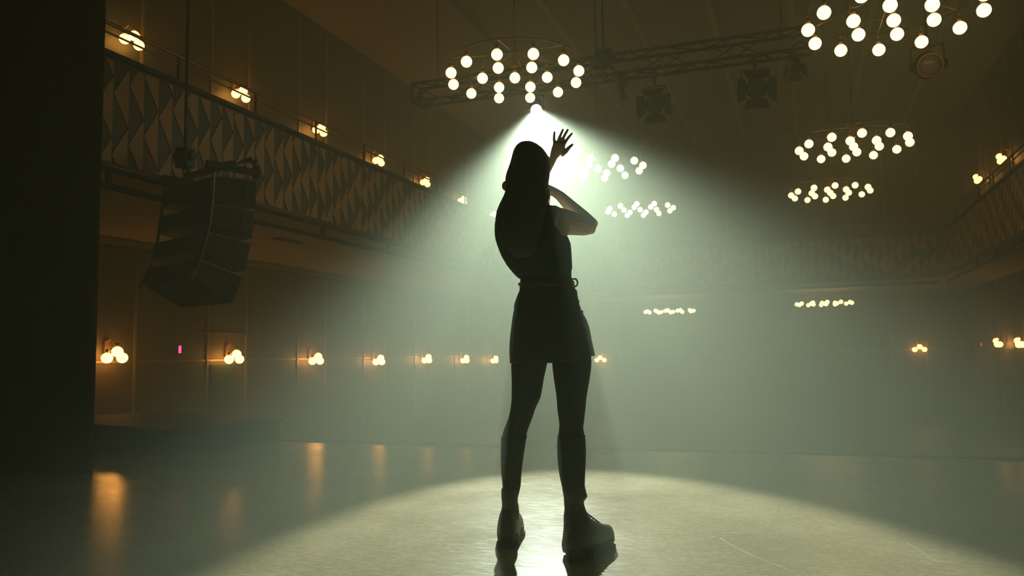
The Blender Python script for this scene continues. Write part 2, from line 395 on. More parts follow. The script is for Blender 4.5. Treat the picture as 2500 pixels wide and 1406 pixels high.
proto = None
for px, py, wpx, lab, top in ((1257, 190, 345, 'globe chandelier above the spotlight over the woman, nearest of the left row', ZC), (1460, 412, 237, 'globe chandelier just right of the raised hand', ZC),
                         (1563, 512, 173, 'globe chandelier beyond the bent elbow, last of the left row', ZC), (2182, 50, 430, 'largest globe chandelier, cut by the top edge', ZC),
                         (2084, 358, 274, 'globe chandelier second in the right row, below the largest one', ZC), (2027, 471, 197, 'small globe chandelier third in the right row', ZC),
                         (1634, 760, 135, 'low chandelier under the far balcony, nearer the woman', ZB0), (2012, 741, 150, 'low chandelier under the far balcony, farther from the woman', ZB0)):
    d = 1.8 * F / wpx
    if top == ZB0: d = on(px, py, 1, 27.9 if px < 1800 else 27.4); d = (d - CAM).dot(cf)
    c = at(px, py, d)
    o = make_chandelier() if proto is None else copy_tree(proto)
    proto = proto or o
    o.location = c; o.rotation_euler = (0, 0, 0.349)
    tag(o, lab, 'chandelier', 'globe chandeliers in two rows')
    o['height'] = top - c.z
    for ch in o.children:
        if ch.name.startswith('cable'):
            ch.scale = (1, 1, 1); h = top - c.z
            ch.data = MB().tube((0, 0, 0.36), (0, 0, h), 0.007, 6).mesh('cable', M['black'])

# ------------------------------------------------------------------ truss and stage lanterns
YT, TS = 11.5, 0.30
def truss(x0, x1, z0):
    r = empty('lighting_truss', (x0, YT, z0), label='black box truss crossing the hall behind the nearest chandelier', cat='truss')
    L = x1 - x0; c = [(0, 0), (TS, 0), (TS, TS), (0, TS)]
    for y, z in c: MB().tube((0, y, z), (L, y, z), 0.026).build('chord', M['black'], r)
    n = int(L / 0.5)
    for i in range(n):
        a, b = L * i / n, L * (i + 1) / n
        for (p, q) in ((0, 1), (1, 2), (2, 3), (3, 0)):
            e, f = (p, q) if i % 2 else (q, p)
            MB().tube((a, *c[e]), (b, *c[f]), 0.011, 6).build('brace', M['black'], r)
    for x in (0, L):
        fr = MB()
        for (p, q) in ((0, 1), (1, 2), (2, 3), (3, 0)): fr.tube((x, *c[p]), (x, *c[q]), 0.024)
        fr.build('end_frame', M['black'], r)
    for x in (0.4, L * 0.5, L - 0.4):
        MB().tube((x, TS / 2, TS), (x, TS / 2, ZC - z0 - 0.002), 0.008, 6).tube((x, 0, TS), (x, TS, TS), 0.012, 6).build('suspension_cable', M['black'], r)
    return r
zt = on(1670, 157, 1, YT).z
x1t = on(1985, 130, 1, YT).x
truss(XF + 0.55, x1t, zt)
def hoist(pos, top, label, k=1.0):
    r = empty('chain_hoist', pos, label=label, cat='hoist')
    MB().box((0, 0, 0), (0.26 * k, 0.2 * k, 0.34 * k)).tube((-0.13 * k, 0, 0.02), (-0.2 * k, 0, 0.02), 0.09 * k, 12).tube((0.13 * k, 0, 0.02), (0.2 * k, 0, 0.02), 0.08 * k, 12).build('motor', M['black'], r)
    ch = MB(); z = 0.19 * k
    while z < top - pos[2] - 0.05:
        M3 = Matrix.Rotation(PI / 2 * (int(z * 100) % 2), 3, 'Z')
        ch.box((0, 0, z), (0.03, 0.014, 0.09), M3); z += 0.075
    ch.build('chain', M['black'], r)
    MB().torus((0, 0, -0.24 * k), 0.05 * k, 0.012 * k, 14, 6, 'y').tube((0, 0, -0.19 * k), (0, 0, -0.15 * k), 0.02 * k).build('hook', M['black'], r)
hoist(tuple(on(1474, 150, 1, YT + 0.75)), ZC, 'black chain hoist behind the truss right of the nearest chandelier')

def lantern(pos, aim, size, label, kind='fresnel', hang=0.35, lens=None, scale_x=1.0):
    """theatre lantern: clamp and yoke are upright, the body points at aim"""
    r = empty('stage_lantern', pos, label=label, cat='stage light')
    d = (Vector(aim) - Vector(pos)).normalized(); Q = d.to_track_quat('-Z', 'Y').to_matrix()
    s = size; az = math.atan2(d.y, d.x) - PI / 2; Z = Matrix.Rotation(az, 3, 'Z')
    body = MB()
    prof = [(0.30, 0.16), (0.24, 0.22), (0.0, 0.24), (-0.16, 0.24), (-0.2, 0.26), (-0.26, 0.26)] if kind == 'fresnel' else [(0.55, 0.1), (0.5, 0.17), (0.12, 0.18), (0.05, 0.12), (-0.4, 0.12), (-0.42, 0.15), (-0.5, 0.15)]
    body.loft([[Q @ Vector((math.cos(2 * PI * i / 16) * rad * s, math.sin(2 * PI * i / 16) * rad * s, z * s)) for i in range(16)] for z, rad in prof])
    for k in range(3): body.box(Q @ Vector((0, 0.25 * s, (0.05 + 0.08 * k) * s)), (0.3 * s, 0.04 * s, 0.03 * s), Q)
    body.build('housing', M['black'], r)
    zf = prof[-1][0]; rf = prof[-1][1]
    MB().loft([[Q @ Vector((math.cos(2 * PI * i / 20) * rad * s, math.sin(2 * PI * i / 20) * rad * s, z * s)) for i in range(20)] for z, rad in ((zf + 0.01, rf * 0.86), (zf - 0.012, rf * 0.86), (zf - 0.03, rf * 0.5))]).build('lens', lens or M['glass' if kind == 'open' else 'smoke'], r, True)
    MB().loft([[Q @ Vector((math.cos(2 * PI * i / 24) * rad * s, math.sin(2 * PI * i / 24) * rad * s, z * s)) for i in range(24)] for z, rad in ((zf, rf * 0.88), (zf - 0.03, rf * 0.9), (zf - 0.03, rf * 1.0), (zf, rf * 1.02))], caps=False).build('lens_rim', M['brass'] if kind == 'open' else M['black'], r)
    w_ = (0.31 if kind == 'fresnel' else 0.19) * s * scale_x
    y = MB()
    yh = 0.45 if kind == 'fresnel' else 0.27
    for sx in (-1, 1): y.box(Z @ Vector((sx * w_, 0, yh / 2 * s - 0.03 * s)), (0.02 * s, 0.07 * s, (yh + 0.06) * s), Z).tube(Z @ Vector((sx * w_ * 0.8, 0, 0)), Z @ Vector((sx * w_ * 1.2, 0, 0)), 0.05 * s)
    y.box((0, 0, yh * s), (2 * w_, 0.07 * s, 0.02 * s), Z); y.build('yoke', M['black'], r)
    MB().tube((0, 0, yh * s), (0, 0, hang), 0.018).box((0, 0, hang - 0.05), (0.07, 0.09, 0.1)).build('clamp', M['black'], r)
    if kind == 'fresnel':
        for k in range(4):
            a = k * PI / 2; A = Matrix.Rotation(a, 3, 'Z')
            pts = [(-0.24, 0.26, zf), (0.24, 0.26, zf), (0.32, 0.46, zf - 0.16), (-0.32, 0.46, zf - 0.16)]
            pts = [Q @ (A @ (Vector(p_) * s)) for p_ in pts]
            MB().prism(pts, Q @ (A @ Vector((0, 0.012 * s, 0.012 * s)))).build('barn_door', M['black'], r)
    return r
def hung(px, py, Y, ztop): q = on(px, py, 1, Y); return q, ztop - 0.030 - q.z

q, h = hung(1600, 250, YT, zt); lantern(q, (-1.6, 4, 0), 0.52, 'black lantern with open barn doors nearer the spotlight', hang=h)
q, h = hung(1845, 212, YT, zt); lantern(q, (0.5, 4, 0.5), 0.55, 'black lantern with barn doors in a wide yoke under the truss', hang=h, scale_x=1.1)
q, h = hung(1519, 214, YT, zt); lantern(q, (-3, 18, 0), 0.34, 'small dark lantern on a short pole beside the spotlight', kind='profile', hang=h)
q, h = hung(1940, 160, YT, zt); lantern(q, (0, 20, 0), 0.34, 'small black lantern at the right end of the truss', hang=h)
q, h = hung(2266, 160, YT, zt); lantern(q, CAM + Vector((0.6, 0, 0)), 1.0, 'lantern with round amber lens facing us under the largest chandelier', kind='open', hang=ZC - 0.052 - q.z)
lantern(SPOT - sdir * 0.12, AIM, 0.62, 'blazing white spotlight aimed at the woman from the truss', kind='profile', hang=zt - 0.030 - SPOT.z + sdir.z * 0.12, lens=M['lens'])

# ------------------------------------------------------------------ black stage curtain and low riser at the left
cx = on(238, 860, 1, 4.5).x
pts = []; x = cx; k = 0
while x > -9.0:
    pts.append((x, 4.5 + (0.07 if k % 2 else -0.05))); x -= 0.11; k += 1
cu_ = MB(); n = len(pts)
vs = [(x, y + dy_, z) for dy_ in (0, 0.02) for z in (0.0, 8.6) for x, y in pts]
fs = []
for i in range(n - 1):
    fs += [(i, i + 1, n + i + 1, n + i), (3 * n + i, 3 * n + i + 1, 2 * n + i + 1, 2 * n + i)]
fs += [(0, n, 3 * n, 2 * n)]
cu_.add(vs, fs)
tag(cu_.build('stage_curtain', M['cloth']), 'tall black side curtain filling the left edge of the picture', 'curtain')
p0, p1, p2 = on(405, 1113, 2, 0), on(690, 1078, 2, 0), on(262, 1098, 2, 0)
e1 = (p1 - p0); e2 = (p2 - p0); ri = empty('stage_riser', p0, label='low black riser standing along the left edge of the stage', cat='riser')
e2 = e2.normalized() * 2.4
hz = on(405, 1048, 0, p0.x).z
MB().prism([e1 * 0.01 + e2 * 0.01, e1 * 0.99 + e2 * 0.01, e1 * 0.99 + e2 * 0.99, e1 * 0.01 + e2 * 0.99], (0, 0, hz - 0.03)).build('skirt', M['riser'], ri)
MB().prism([(0, 0, hz - 0.03), e1 + Vector((0, 0, hz - 0.03)), e1 + e2 + Vector((0, 0, hz - 0.03)), e2 + Vector((0, 0, hz - 0.03))], (0, 0, 0.03)).build('deck', M['box'], ri)

# ------------------------------------------------------------------ hanging loudspeaker stack
fa = math.radians(19); fd = Vector((math.sin(fa), math.cos(fa), 0)); rd = Vector((fd.y, -fd.x, 0))
SW, SD, SH = 1.04, 0.50, 0.285
def cabinet(corner, tilt, label):
    """corner = rear right top edge; local x to its right, y to its front"""
    r = empty('speaker_cabinet', corner, -fa, label=label, cat='loudspeaker', group='speaker cabinets hanging in one stack')
    T = Matrix.Rotation(-tilt, 3, 'X')
    def P_(x, y, z): return T @ Vector((x, y, z))
    b = MB(); i = 0.05
    vs = [P_(-SW + 0.02, 0, -i), P_(-0.02, 0, -i), P_(-0.02, SD, 0), P_(-SW + 0.02, SD, 0), P_(-SW + 0.02, 0, -SH + i), P_(-0.02, 0, -SH + i), P_(-0.02, SD, -SH), P_(-SW + 0.02, SD, -SH)]
    b.add(vs, [(0, 1, 2, 3), (7, 6, 5, 4), (0, 4, 5, 1), (1, 5, 6, 2), (2, 6, 7, 3), (3, 7, 4, 0)]); b.build('cabinet', M['box'], r)
    g = MB(); g.add([P_(x, SD + dy_, z) for dy_ in (0, 0.02) for x, z in ((-SW + 0.05, -0.03), (-0.05, -0.03), (-0.05, -SH + 0.03), (-SW + 0.05, -SH + 0.03))], [(0, 1, 2, 3), (7, 6, 5, 4), (0, 4, 5, 1), (1, 5, 6, 2), (2, 6, 7, 3), (3, 7, 4, 0)]); g.build('grille', M['black'], r)
    for x in (-0.015, -SW + 0.015):
        MB().tube(P_(x, 0.01, 0.0), P_(x, 0.01, -SH + 0.001), 0.016, 6).build('rear_rail', M['steel'], r)
        MB().tube(P_(x, 0.02, -0.045), P_(x, SD, 0.005), 0.009, 6).build('edge_rail', M['steel'], r)
        for y in (SD - 0.10,):
            for z in (-0.09, -0.2): MB().box(P_(x + (0.006 if x > -0.5 else -0.006), y, z), (0.014, 0.11, 0.075), T).build('rigging_pocket', M['black'], r)
    MB().box(P_(-SW / 2, -0.008, -SH / 2), (0.34, 0.02, 0.12), T).build('amplifier_plate', M['black'], r)
    return r
c0 = at(522, 418, 8.0); c = c0.copy(); tilt = math.radians(2)
for i, lab in enumerate(('topmost black speaker cabinet of the hanging stack', 'second black speaker cabinet from the top of the hanging stack', 'third black speaker cabinet from the top of the hanging stack', 'lowest black speaker cabinet of the hanging stack')):
    cabinet(c, tilt, lab)
    up = Matrix.Rotation(-fa, 3, 'Z') @ (Matrix.Rotation(-tilt, 3, 'X') @ Vector((0, 0, -SH - 0.003)))
    c = c + up; tilt += math.radians((5, 7, 9, 0)[i])
bf = empty('rigging_frame', c0 + Vector((0, 0, 0.078)), -fa, label='black steel frame the speaker stack hangs from', cat='rigging frame')
for x in (-0.05, -SW + 0.05): MB().box((x, SD / 2, 0.0), (0.05, SD + 0.1, 0.07)).build('side_beam', M['black'], bf)
MB().box((-SW / 2, SD / 2, 0.055), (SW - 0.1, 0.07, 0.05)).build('cross_beam', M['black'], bf)
for x, y in ((-0.05, 0.0), (-0.05, SD), (-SW + 0.05, 0.0), (-SW + 0.05, SD)): MB().box((x, y, -0.04), (0.03, 0.04, 0.06)).build('lug', M['black'], bf)
cb = MB(); random.seed(3)
for k in range(5): cb.path([(0.0 - 0.02 * k, SD * 0.55 + 0.06 * k, 0.05 + 0.02 * k), (-0.03, SD * 0.75 + 0.03 * k, 0.12 + 0.015 * (k % 3)), (-0.03 - 0.02 * k, SD + 0.02, 0.06), (-0.06, SD + 0.04, -0.06)], 0.012, 6)
cb.build('cable_loop', M['black'], bf)
hp = on(452, 386, 1, c0.y + 0.22); hoist((hp.x, hp.y, hp.z), ZC, 'chain hoist above the hanging speaker stack', 0.6)

# ------------------------------------------------------------------ the woman, seen from behind
RV = Vector((cr.x, cr.y, 0)).normalized(); FW = Vector((-RV.y, RV.x, 0))
M['skin'] = mat('skin', (0.68, 0.48, 0.36), 0.5, 0.08, 20.0)
M['ear'] = mat('backlit_ear_skin', (0.62, 0.16, 0.12), 0.5, 0.08, 20.0)  # skin with the red of light shining through put into its base colour
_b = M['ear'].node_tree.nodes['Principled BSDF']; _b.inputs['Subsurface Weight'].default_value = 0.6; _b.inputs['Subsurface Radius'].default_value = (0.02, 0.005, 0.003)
M['tights'] = mat('dark_tights', (0.016, 0.030, 0.025), 0.8, 0.2, 40.0, spec=0.2)
M['top'] = mat('black_knit', (0.016, 0.034, 0.029), 0.85, 0.25, 60.0, spec=0.2, bump=0.2)
M['skirt'] = mat('dark_denim', (0.022, 0.037, 0.032), 0.85, 0.3, 50.0, spec=0.2, bump=0.3)
M['sock'] = mat('black_ribbed_knit', (0.016, 0.030, 0.025), 0.9, 0.3, 60.0, spec=0.15, bump=0.3)
M['leather'] = mat('black_leather', (0.018, 0.026, 0.020), 0.45, 0.25, 30.0, spec=0.4)
M['rubber'] = mat('black_rubber', (0.010, 0.010, 0.010), 0.8, 0.2, 30.0, spec=0.2)
M['hair'] = mat('dark_brown_hair', (0.036, 0.036, 0.026), 0.5, 0.5, 30.0, stretch=(8, 8, 0.5), spec=0.4, bump=0.4)
M['belt'] = mat('black_belt', (0.013, 0.013, 0.013), 0.5, 0.2, 20.0)
M['chrome'] = mat('chrome_stud', (0.75, 0.75, 0.72), 0.12, 0.05, 20.0, metal=1.0)
M['amber'] = mat('amber_band', (0.55, 0.22, 0.06), 0.4, 0.1, 20.0)
M['white'] = mat('eye_white', (0.7, 0.68, 0.62), 0.3, 0.03, 20.0); M['iris'] = mat('dark_iris', (0.03, 0.02, 0.012), 0.2, 0.1, 20.0)
M['lip'] = mat('lip', (0.40, 0.13, 0.11), 0.4, 0.1, 20.0)

def ring(y, xl, xr, d, t, n=24, sq=1.0, wav=None):
    c = at((xl + xr) / 2, y, d); hw = (xr - xl) / 2 * d / F; out = []
    for i in range(n):
        a = 2 * PI * i / n; ca, sa = math.cos(a), math.sin(a); k = 1.0
        if wav: k = 1 + wav[0] * math.sin(wav[1] * a + wav[2])
        px_ = math.copysign(abs(ca) ** sq, ca); py_ = math.copysign(abs(sa) ** sq, sa)
        out.append(c + RV * (hw * px_ * (1 if abs(ca) > 0.97 else k)) + FW * (t * py_ * k))
    return out
def dense(rows, step=9):
    """smoothly resampled (y, xl, xr, d, t) rows"""
    out = []
    for i in range(len(rows) - 1):
        p0, p1, p2, p3 = rows[max(i - 1, 0)], rows[i], rows[i + 1], rows[min(i + 2, len(rows) - 1)]
        n = max(1, round((p2[0] - p1[0]) / step))
        for k in range(n):
            t = k / n; row = []
            for a, b, c, e in zip(p0, p1, p2, p3):
                m1, m2 = (c - a) * 0.4, (e - b) * 0.4
                row.append(b + (c - b) * (3 * t * t - 2 * t ** 3) + m1 * (t - 2 * t * t + t ** 3) + m2 * (t ** 3 - t * t))
            out.append(tuple(row))
    out.append(rows[-1]); return out
def mx(y, tab):
    for (a, va), (b, vb) in zip(tab[:-1], tab[1:]):
        if y <= b: return va + (vb - va) * max(0, (y - a)) / (b - a)
    return tab[-1][1]
def pp(*pts): return [at(x, y, d) for x, y, d in pts]
def rr(*r, d=3.4): return [q * d / F for q in r]

DL = [(820, 3.33), (1190, 3.44)]; DR = [(820, 3.31), (1190, 3.19)]
LEGL = [(840, 1256, 1338), (886, 1248, 1336), (924, 1249, 1328), (969, 1249, 1320), (996, 1246.5, 1308), (1023, 1240, 1299), (1049, 1230, 1289), (1070, 1225, 1284), (1108, 1224, 1278), (1153, 1225, 1272), (1185, 1228, 1270), (1215, 1229, 1264), (1260, 1228, 1262)]
LEGR = [(840, 1350, 1440), (886, 1348, 1444), (924, 1352, 1440), (964, 1358, 1433), (1001, 1361, 1429), (1030, 1365, 1426), (1044, 1365, 1424), (1076, 1361, 1429), (1116, 1361.5, 1430), (1156, 1366, 1428), (1185, 1372, 1427), (1215, 1379, 1425), (1260, 1382, 1426)]
def leg_rows(tab, dt): return [(y, xl, xr, mx(y, dt), (xr - xl) / 2 * mx(y, dt) / F * 1.06) for y, xl, xr in tab]

body = MB()
# trunk, pelvis, neck
body.loft([ring(*r) for r in dense([(500, 1285, 1305, 3.34, 0.05), (512, 1246, 1352, 3.34, 0.06), (530, 1232, 1372, 3.34, 0.082), (575, 1226, 1378, 3.33, 0.098), (625, 1240, 1384, 3.33, 0.092), (668, 1268, 1387, 3.33, 0.086), (700, 1274, 1396, 3.33, 0.088), (760, 1266, 1410, 3.33, 0.11), (830, 1260, 1424, 3.33, 0.12), (862, 1268, 1420, 3.33, 0.11), (880, 1300, 1390, 3.33, 0.06)])])
body.path(pp((1291, 462, 3.36), (1292, 488, 3.345), (1294, 516, 3.34)), rr(30, 29, 38), 14)
for tab, dt in ((LEGL, DL), (LEGR, DR)): body.loft([ring(*r) for r in dense(leg_rows(tab, dt))])
# head, jaw, nose, chin
HC = at(1289, 421, 3.345); UPV = Vector((0, 0, 1))
def face(fw, rt, up): return HC + (FW * fw + RV * rt + UPV * up)
LM = Matrix((RV, FW, UPV)).transposed()
body.ball(HC, 0.1, 20, 14, (0.78, 0.98, 1.08), LM); body.ball(face(0.035, 0, -0.062), 0.06, 16, 10, (0.95, 1.0, 1.0), LM)
body.ball(face(0.083, 0, -0.105), 0.02, 10, 8, (1.1, 1, 1), LM)
body.path([face(0.096, 0, 0.0), face(0.110, 0, -0.025), face(0.106, 0, -0.04)], [0.008, 0.012, 0.011], 8)
for s_ in (-1, 1): body.ball(face(0.068, s_ * 0.035, -0.03), 0.024, 10, 8, (1, 0.9, 1), LM)
# right arm: elbow out to the side, hand at the side of the face
body.ball(at(1350, 530, 3.335), 29 * 3.335 / F, 16, 10)
body.path(pp((1340, 534, 3.34), (1368, 541, 3.34), (1400, 546, 3.36), (1428, 553, 3.385), (1448, 554, 3.40)), rr(30, 33, 28, 22.5, 17), 14)
body.path(pp((1366, 550, 3.33), (1362, 578, 3.30), (1356, 604, 3.29)), rr(30, 20, 8), 12)
body.path(pp((1449, 554, 3.40), (1440, 547, 3.41), (1421, 529, 3.43), (1392, 503, 3.45), (1367, 478, 3.47), (1352, 468, 3.48)), rr(16.5, 18.5, 18, 16, 12.5, 11, d=3.43), 14)
body.path(pp((1354, 469, 3.48), (1338, 464, 3.485), (1322, 457, 3.485)), rr(11, 13, 11, d=3.48), 12)
for k, (x1, y1, x2, y2) in enumerate(((1316, 448, 1308, 441), (1312, 453, 1302, 449), (1310, 459, 1300, 457), (1312, 465, 1303, 464))):
    body.path(pp((1326, 453 + 3.4 * k, 3.485), (x1, y1, 3.488), (x2, y2, 3.48)), rr(4.6, 4.2, 3.4), 8)
body.path(pp((1338, 458, 3.48), (1330, 446, 3.478), (1326, 438, 3.47)), rr(5.5, 4.8, 3.8), 8)
# left arm: reaches up in front of the face, open palm towards the light
DHN = 3.62
body.path(pp((1246, 534, 3.36), (1254, 522, 3.44), (1270, 500, 3.54), (1276, 494, 3.57)), rr(27, 25, 19, 17), 14)
body.path(pp((1273, 496, 3.57), (1292, 472, 3.585), (1322, 434, 3.605), (1341, 406, 3.615), (1349, 391, 3.62)), rr(17, 17, 13, 9.6, 9), 14)
body.loft([ring(y, xl, xr, DHN, t, 20, 0.8) for y, xl, xr, t in ((396, 1338.5, 1356, 0.017), (388, 1340.5, 1359.5, 0.016), (380, 1342.5, 1367, 0.016), (372, 1344, 1375, 0.016), (363, 1346, 1379.5, 0.015), (354, 1349, 1380.5, 0.014), (349, 1350.5, 1379.5, 0.011))])
for pts, r in ((((1354, 352), (1352.6, 338), (1353, 329), (1353.8, 321.5)), (4.0, 3.4, 3.1, 2.5)), (((1360, 352), (1366, 335), (1370.5, 325), (1375, 315)), (4.0, 3.6, 3.2, 2.6)),
               (((1368, 351), (1376.5, 334), (1382, 324), (1387, 315.5)), (4.0, 3.6, 3.3, 2.6)), (((1376, 354), (1385, 339.5), (1391, 332), (1397, 325)), (4.0, 3.6, 3.2, 2.6)),
               (((1370, 377), (1381, 370), (1389, 360.5), (1398.5, 352)), (7.5, 5.6, 4.4, 3.0))):
    dz = (0.0, 0.004, 0.010, 0.02)
    body.path([at(x, y, DHN + z) for (x, y), z in zip(pts, dz)], rr(*r, d=DHN), 10)

def fused(mb, name, voxel):
    """one continuous skin over the overlapping volumes of mb"""
    tmp = mb.build('tmp', M['skin']); m = tmp.modifiers.new('r', 'REMESH'); m.mode = 'VOXEL'; m.voxel_size = voxel; m.use_smooth_shade = True
    sm = tmp.modifiers.new('s', 'SMOOTH'); sm.factor = 0.5; sm.iterations = 2
    dg = bpy.context.evaluated_depsgraph_get(); me = bpy.data.meshes.new_from_object(tmp.evaluated_get(dg)); me.name = name
    bpy.data.objects.remove(tmp); return me
foot = on(1330, 1350, 2, 0.0)
W = empty('person', foot, label='woman seen from behind in short skirt and chunky boots, one hand raised', cat='person')
def child(name, mb, mats, parent=W, smooth=True, label=None):
    o = mb.build(name, mats, None, smooth) if isinstance(mb, MB) else share(name, mb)
    pl = parent.matrix_world.translation if parent is not W else foot
    o.data.transform(Matrix.Translation(-foot)); o.parent = parent
    if label: o['label'] = label
    return o
me = fused(body, 'body', 0.0027)
me.materials.clear(); me.materials.append(M['skin']); me.materials.append(M['tights'])
zt_ = at(1330, 700, 3.33).z
for p in me.polygons: p.material_index = 1 if p.center.z < zt_ else 0
bo = child('body', me, None, label='bare arms, dark tights')
e_ = MB().ball(at(1236, 454, 3.36), 0.021, 14, 10, (0.88, 0.6, 1.05), LM); child('ear', e_, M['ear'], label='ear coloured red as if lit through from behind')
for s_ in (-1, 1):
    ey = child('eye', MB().ball(face(0.080, s_ * 0.032, 0.004), 0.0125, 14, 10), M['white']); child('iris', MB().ball(face(0.0875, s_ * 0.032, 0.006), 0.0062, 10, 8), M['iris'], ey)
    child('eyebrow', MB().path([face(0.088, s_ * 0.014, 0.026), face(0.085, s_ * 0.034, 0.032), face(0.070, s_ * 0.054, 0.026)], [0.003, 0.004, 0.002], 6), M['hair'])
child('mouth', MB().path([face(0.088, -0.024, -0.072), face(0.097, -0.008, -0.069), face(0.097, 0.008, -0.069), face(0.088, 0.024, -0.072)], [0.003, 0.006, 0.006, 0.003], 8).path([face(0.087, -0.02, -0.075), face(0.096, 0, -0.079), face(0.087, 0.02, -0.075)], [0.003, 0.006, 0.003], 8), M['lip'])

# hair: thick straight fall over the back, with loose strands
HR = [(347.4, 1279, 1291, 3.335, 0.012), (350, 1267, 1304, 3.335, 0.04), (356, 1260, 1314, 3.333, 0.06), (366, 1254, 1326, 3.33, 0.078), (382, 1249.5, 1337, 3.326, 0.092), (400, 1244.5, 1342.5, 3.322, 0.096), (427, 1235, 1342, 3.315, 0.094), (446, 1233.5, 1339.5, 3.30, 0.085),
      (464, 1234, 1338, 3.285, 0.075), (482, 1227, 1340, 3.275, 0.072), (498, 1219, 1337, 3.262, 0.068), (515, 1212.5, 1332, 3.245, 0.06), (534, 1209.5, 1327, 3.228, 0.05), (562, 1214, 1320, 3.212, 0.035), (592, 1228, 1312, 3.206, 0.026), (615, 1246, 1302, 3.206, 0.018), (628, 1262, 1290, 3.207, 0.008)]
def hair_ring(r, n=56):
    out = ring(*r, n=n); c = sum(out, Vector()) / n
    k = min(1.0, max(0, (r[0] - 352) / 60)) * 0.022
    return [c + (p - c) * (1 + k * (math.sin(i * 2.9 + 1.3 * math.sin(r[0] * 0.02)) + 0.5 * math.sin(i * 5.3)) * (0 if abs(math.cos(2 * PI * i / n)) > 0.96 else 1)) for i, p in enumerate(out)]
ho = child('hair', MB().loft([hair_ring(r) for r in dense(HR, 7)]), M['hair'], label='long straight dark hair falling to the middle of the back')
st = MB(); random.seed(5)
for k in range(16):
    x = 1337 + random.uniform(-6, 3); st.path(pp((x, 462, 3.30), (x + random.uniform(0, 4), 480, 3.29), (x + random.uniform(-3, 2), 497, 3.28), (x - random.uniform(2, 9), 512, 3.265)), rr(1.3, 1.1, 0.9, 0.5), 5)
child('strand', st, M['hair'], ho)
# sleeveless top, loose at the back
TP = [(503, 1262, 1340, 3.34, 0.060), (508, 1240, 1366, 3.34, 0.068), (516, 1224, 1371, 3.34, 0.078), (534, 1210, 1371, 3.338, 0.094), (560, 1207.5, 1375, 3.335, 0.106), (580, 1209, 1386, 3.333, 0.11), (596, 1213.5, 1393, 3.33, 0.112), (622, 1223.5, 1395.5, 3.33, 0.11), (644, 1236, 1396.5, 3.33, 0.106), (655, 1244, 1397, 3.33, 0.104), (663, 1250.5, 1395, 3.33, 0.101), (672, 1259, 1395, 3.33, 0.098), (677.5, 1265, 1395, 3.33, 0.094)]
child('top', MB().loft([ring(*r, n=36, wav=(0.012, 9, r[0] * 0.03)) for r in dense(TP, 7)]), M['top'], label='loose black sleeveless top')
# skirt with a frayed outer edge
SK = [(676, 1270, 1395, 3.33, 0.092), (690, 1270, 1399, 3.33, 0.094), (708, 1268, 1405, 3.33, 0.098), (722, 1262, 1410, 3.33, 0.108), (740, 1256, 1413.5, 3.33, 0.116), (752, 1254.5, 1417, 3.33, 0.122), (756, 1255, 1417, 3.33, 0.123), (762, 1253, 1422, 3.33, 0.126), (782, 1250, 1428, 3.33, 0.134), (801, 1247.5, 1432, 3.33, 0.142), (828, 1244.5, 1437, 3.33, 0.15), (860, 1243.5, 1442, 3.33, 0.157), (885, 1245, 1444, 3.33, 0.16)]
so = child('skirt', MB().loft([ring(*r, n=40, wav=(0.02 * min(1, max(0, (r[0] - 700) / 150)), 8, 0.4)) for r in dense(SK, 8)]), M['skirt'], label='short dark flared skirt')
ov = MB(); OV = [(708, 1408), (718, 1410), (722, 1409), (732, 1412), (738, 1415), (742, 1413), (752, 1418), (756, 1417), (760, 1424), (766, 1423), (782, 1432), (801, 1438.5), (833, 1444.5), (868, 1452), (870, 1444)]
fr = []
for y, x in OV:
    t = mx(y, [(708, 0.05), (870, 0.09)]); c = at(x - 14, y, 3.33); hw = 14 * 3.33 / F
    fr.append([c + RV * hw * math.cos(a) + FW * t * math.sin(a) for a in [-PI / 2 + PI * k / 10 for k in range(11)]] + [c - RV * hw * 0.3 + FW * t * 0.5, c - RV * hw * 0.3 - FW * t * 0.5])
child('frayed_panel', ov.loft(fr), M['skirt'], so)
bl = MB().loft([ring(y, xl, xr, 3.33, t, 36) for y, xl, xr, t in ((687, 1270.5, 1401, 0.098), (689, 1269.5, 1402, 0.1), (702, 1268, 1404, 0.102), (704, 1268.5, 1403.5, 0.1))])
be = child('belt', bl, M['belt'], label='black belt with a bright stud')
child('stud', MB().ball(at(1269.5, 694, 3.33), 0.0085, 12, 8), M['chrome'], be)
q = at(1402, 690, 3.33); child('ring', MB().path([q + RV * 0.014 * math.cos(a) + UPV * 0.017 * math.sin(a) for a in [k * PI / 6 for k in range(13)]], 0.004, 8), M['belt'], be)
child('tab', MB().box(at(1398, 695, 3.285), (0.012, 0.012, 0.02)), M['amber'], be, False)
child('bracelet', MB().path(pp((1338, 381.5, 3.605), (1342, 389, 3.60), (1347, 398, 3.602), (1352, 402, 3.612)), rr(1.6, 1.8, 1.8, 1.6), 8), M['amber'], label='thin amber bracelet on the raised wrist')
# knee socks
for nm, tab, dt, fold in (('l', LEGL, DL, 0), ('r', LEGR, DR, 1)):
    rows = []
    for y, xl, xr, d, t in dense(leg_rows(tab, dt), 6):
        if 1060 <= y <= 1212: k = 1.2 if not fold else 0.6; rows.append((y, xl - k, xr + k, d, t + 0.003))
    y, xl, xr, d, t = rows[0]
    rows = [(y - 1, xl + 1.5, xr - 1.5, d, t - 0.003), (y, xl - 1.5, xr + 1.5, d, t + 0.002)] + rows[1:]
    child('knee_sock', MB().loft([ring(*r, n=28) for r in rows]), M['sock'])

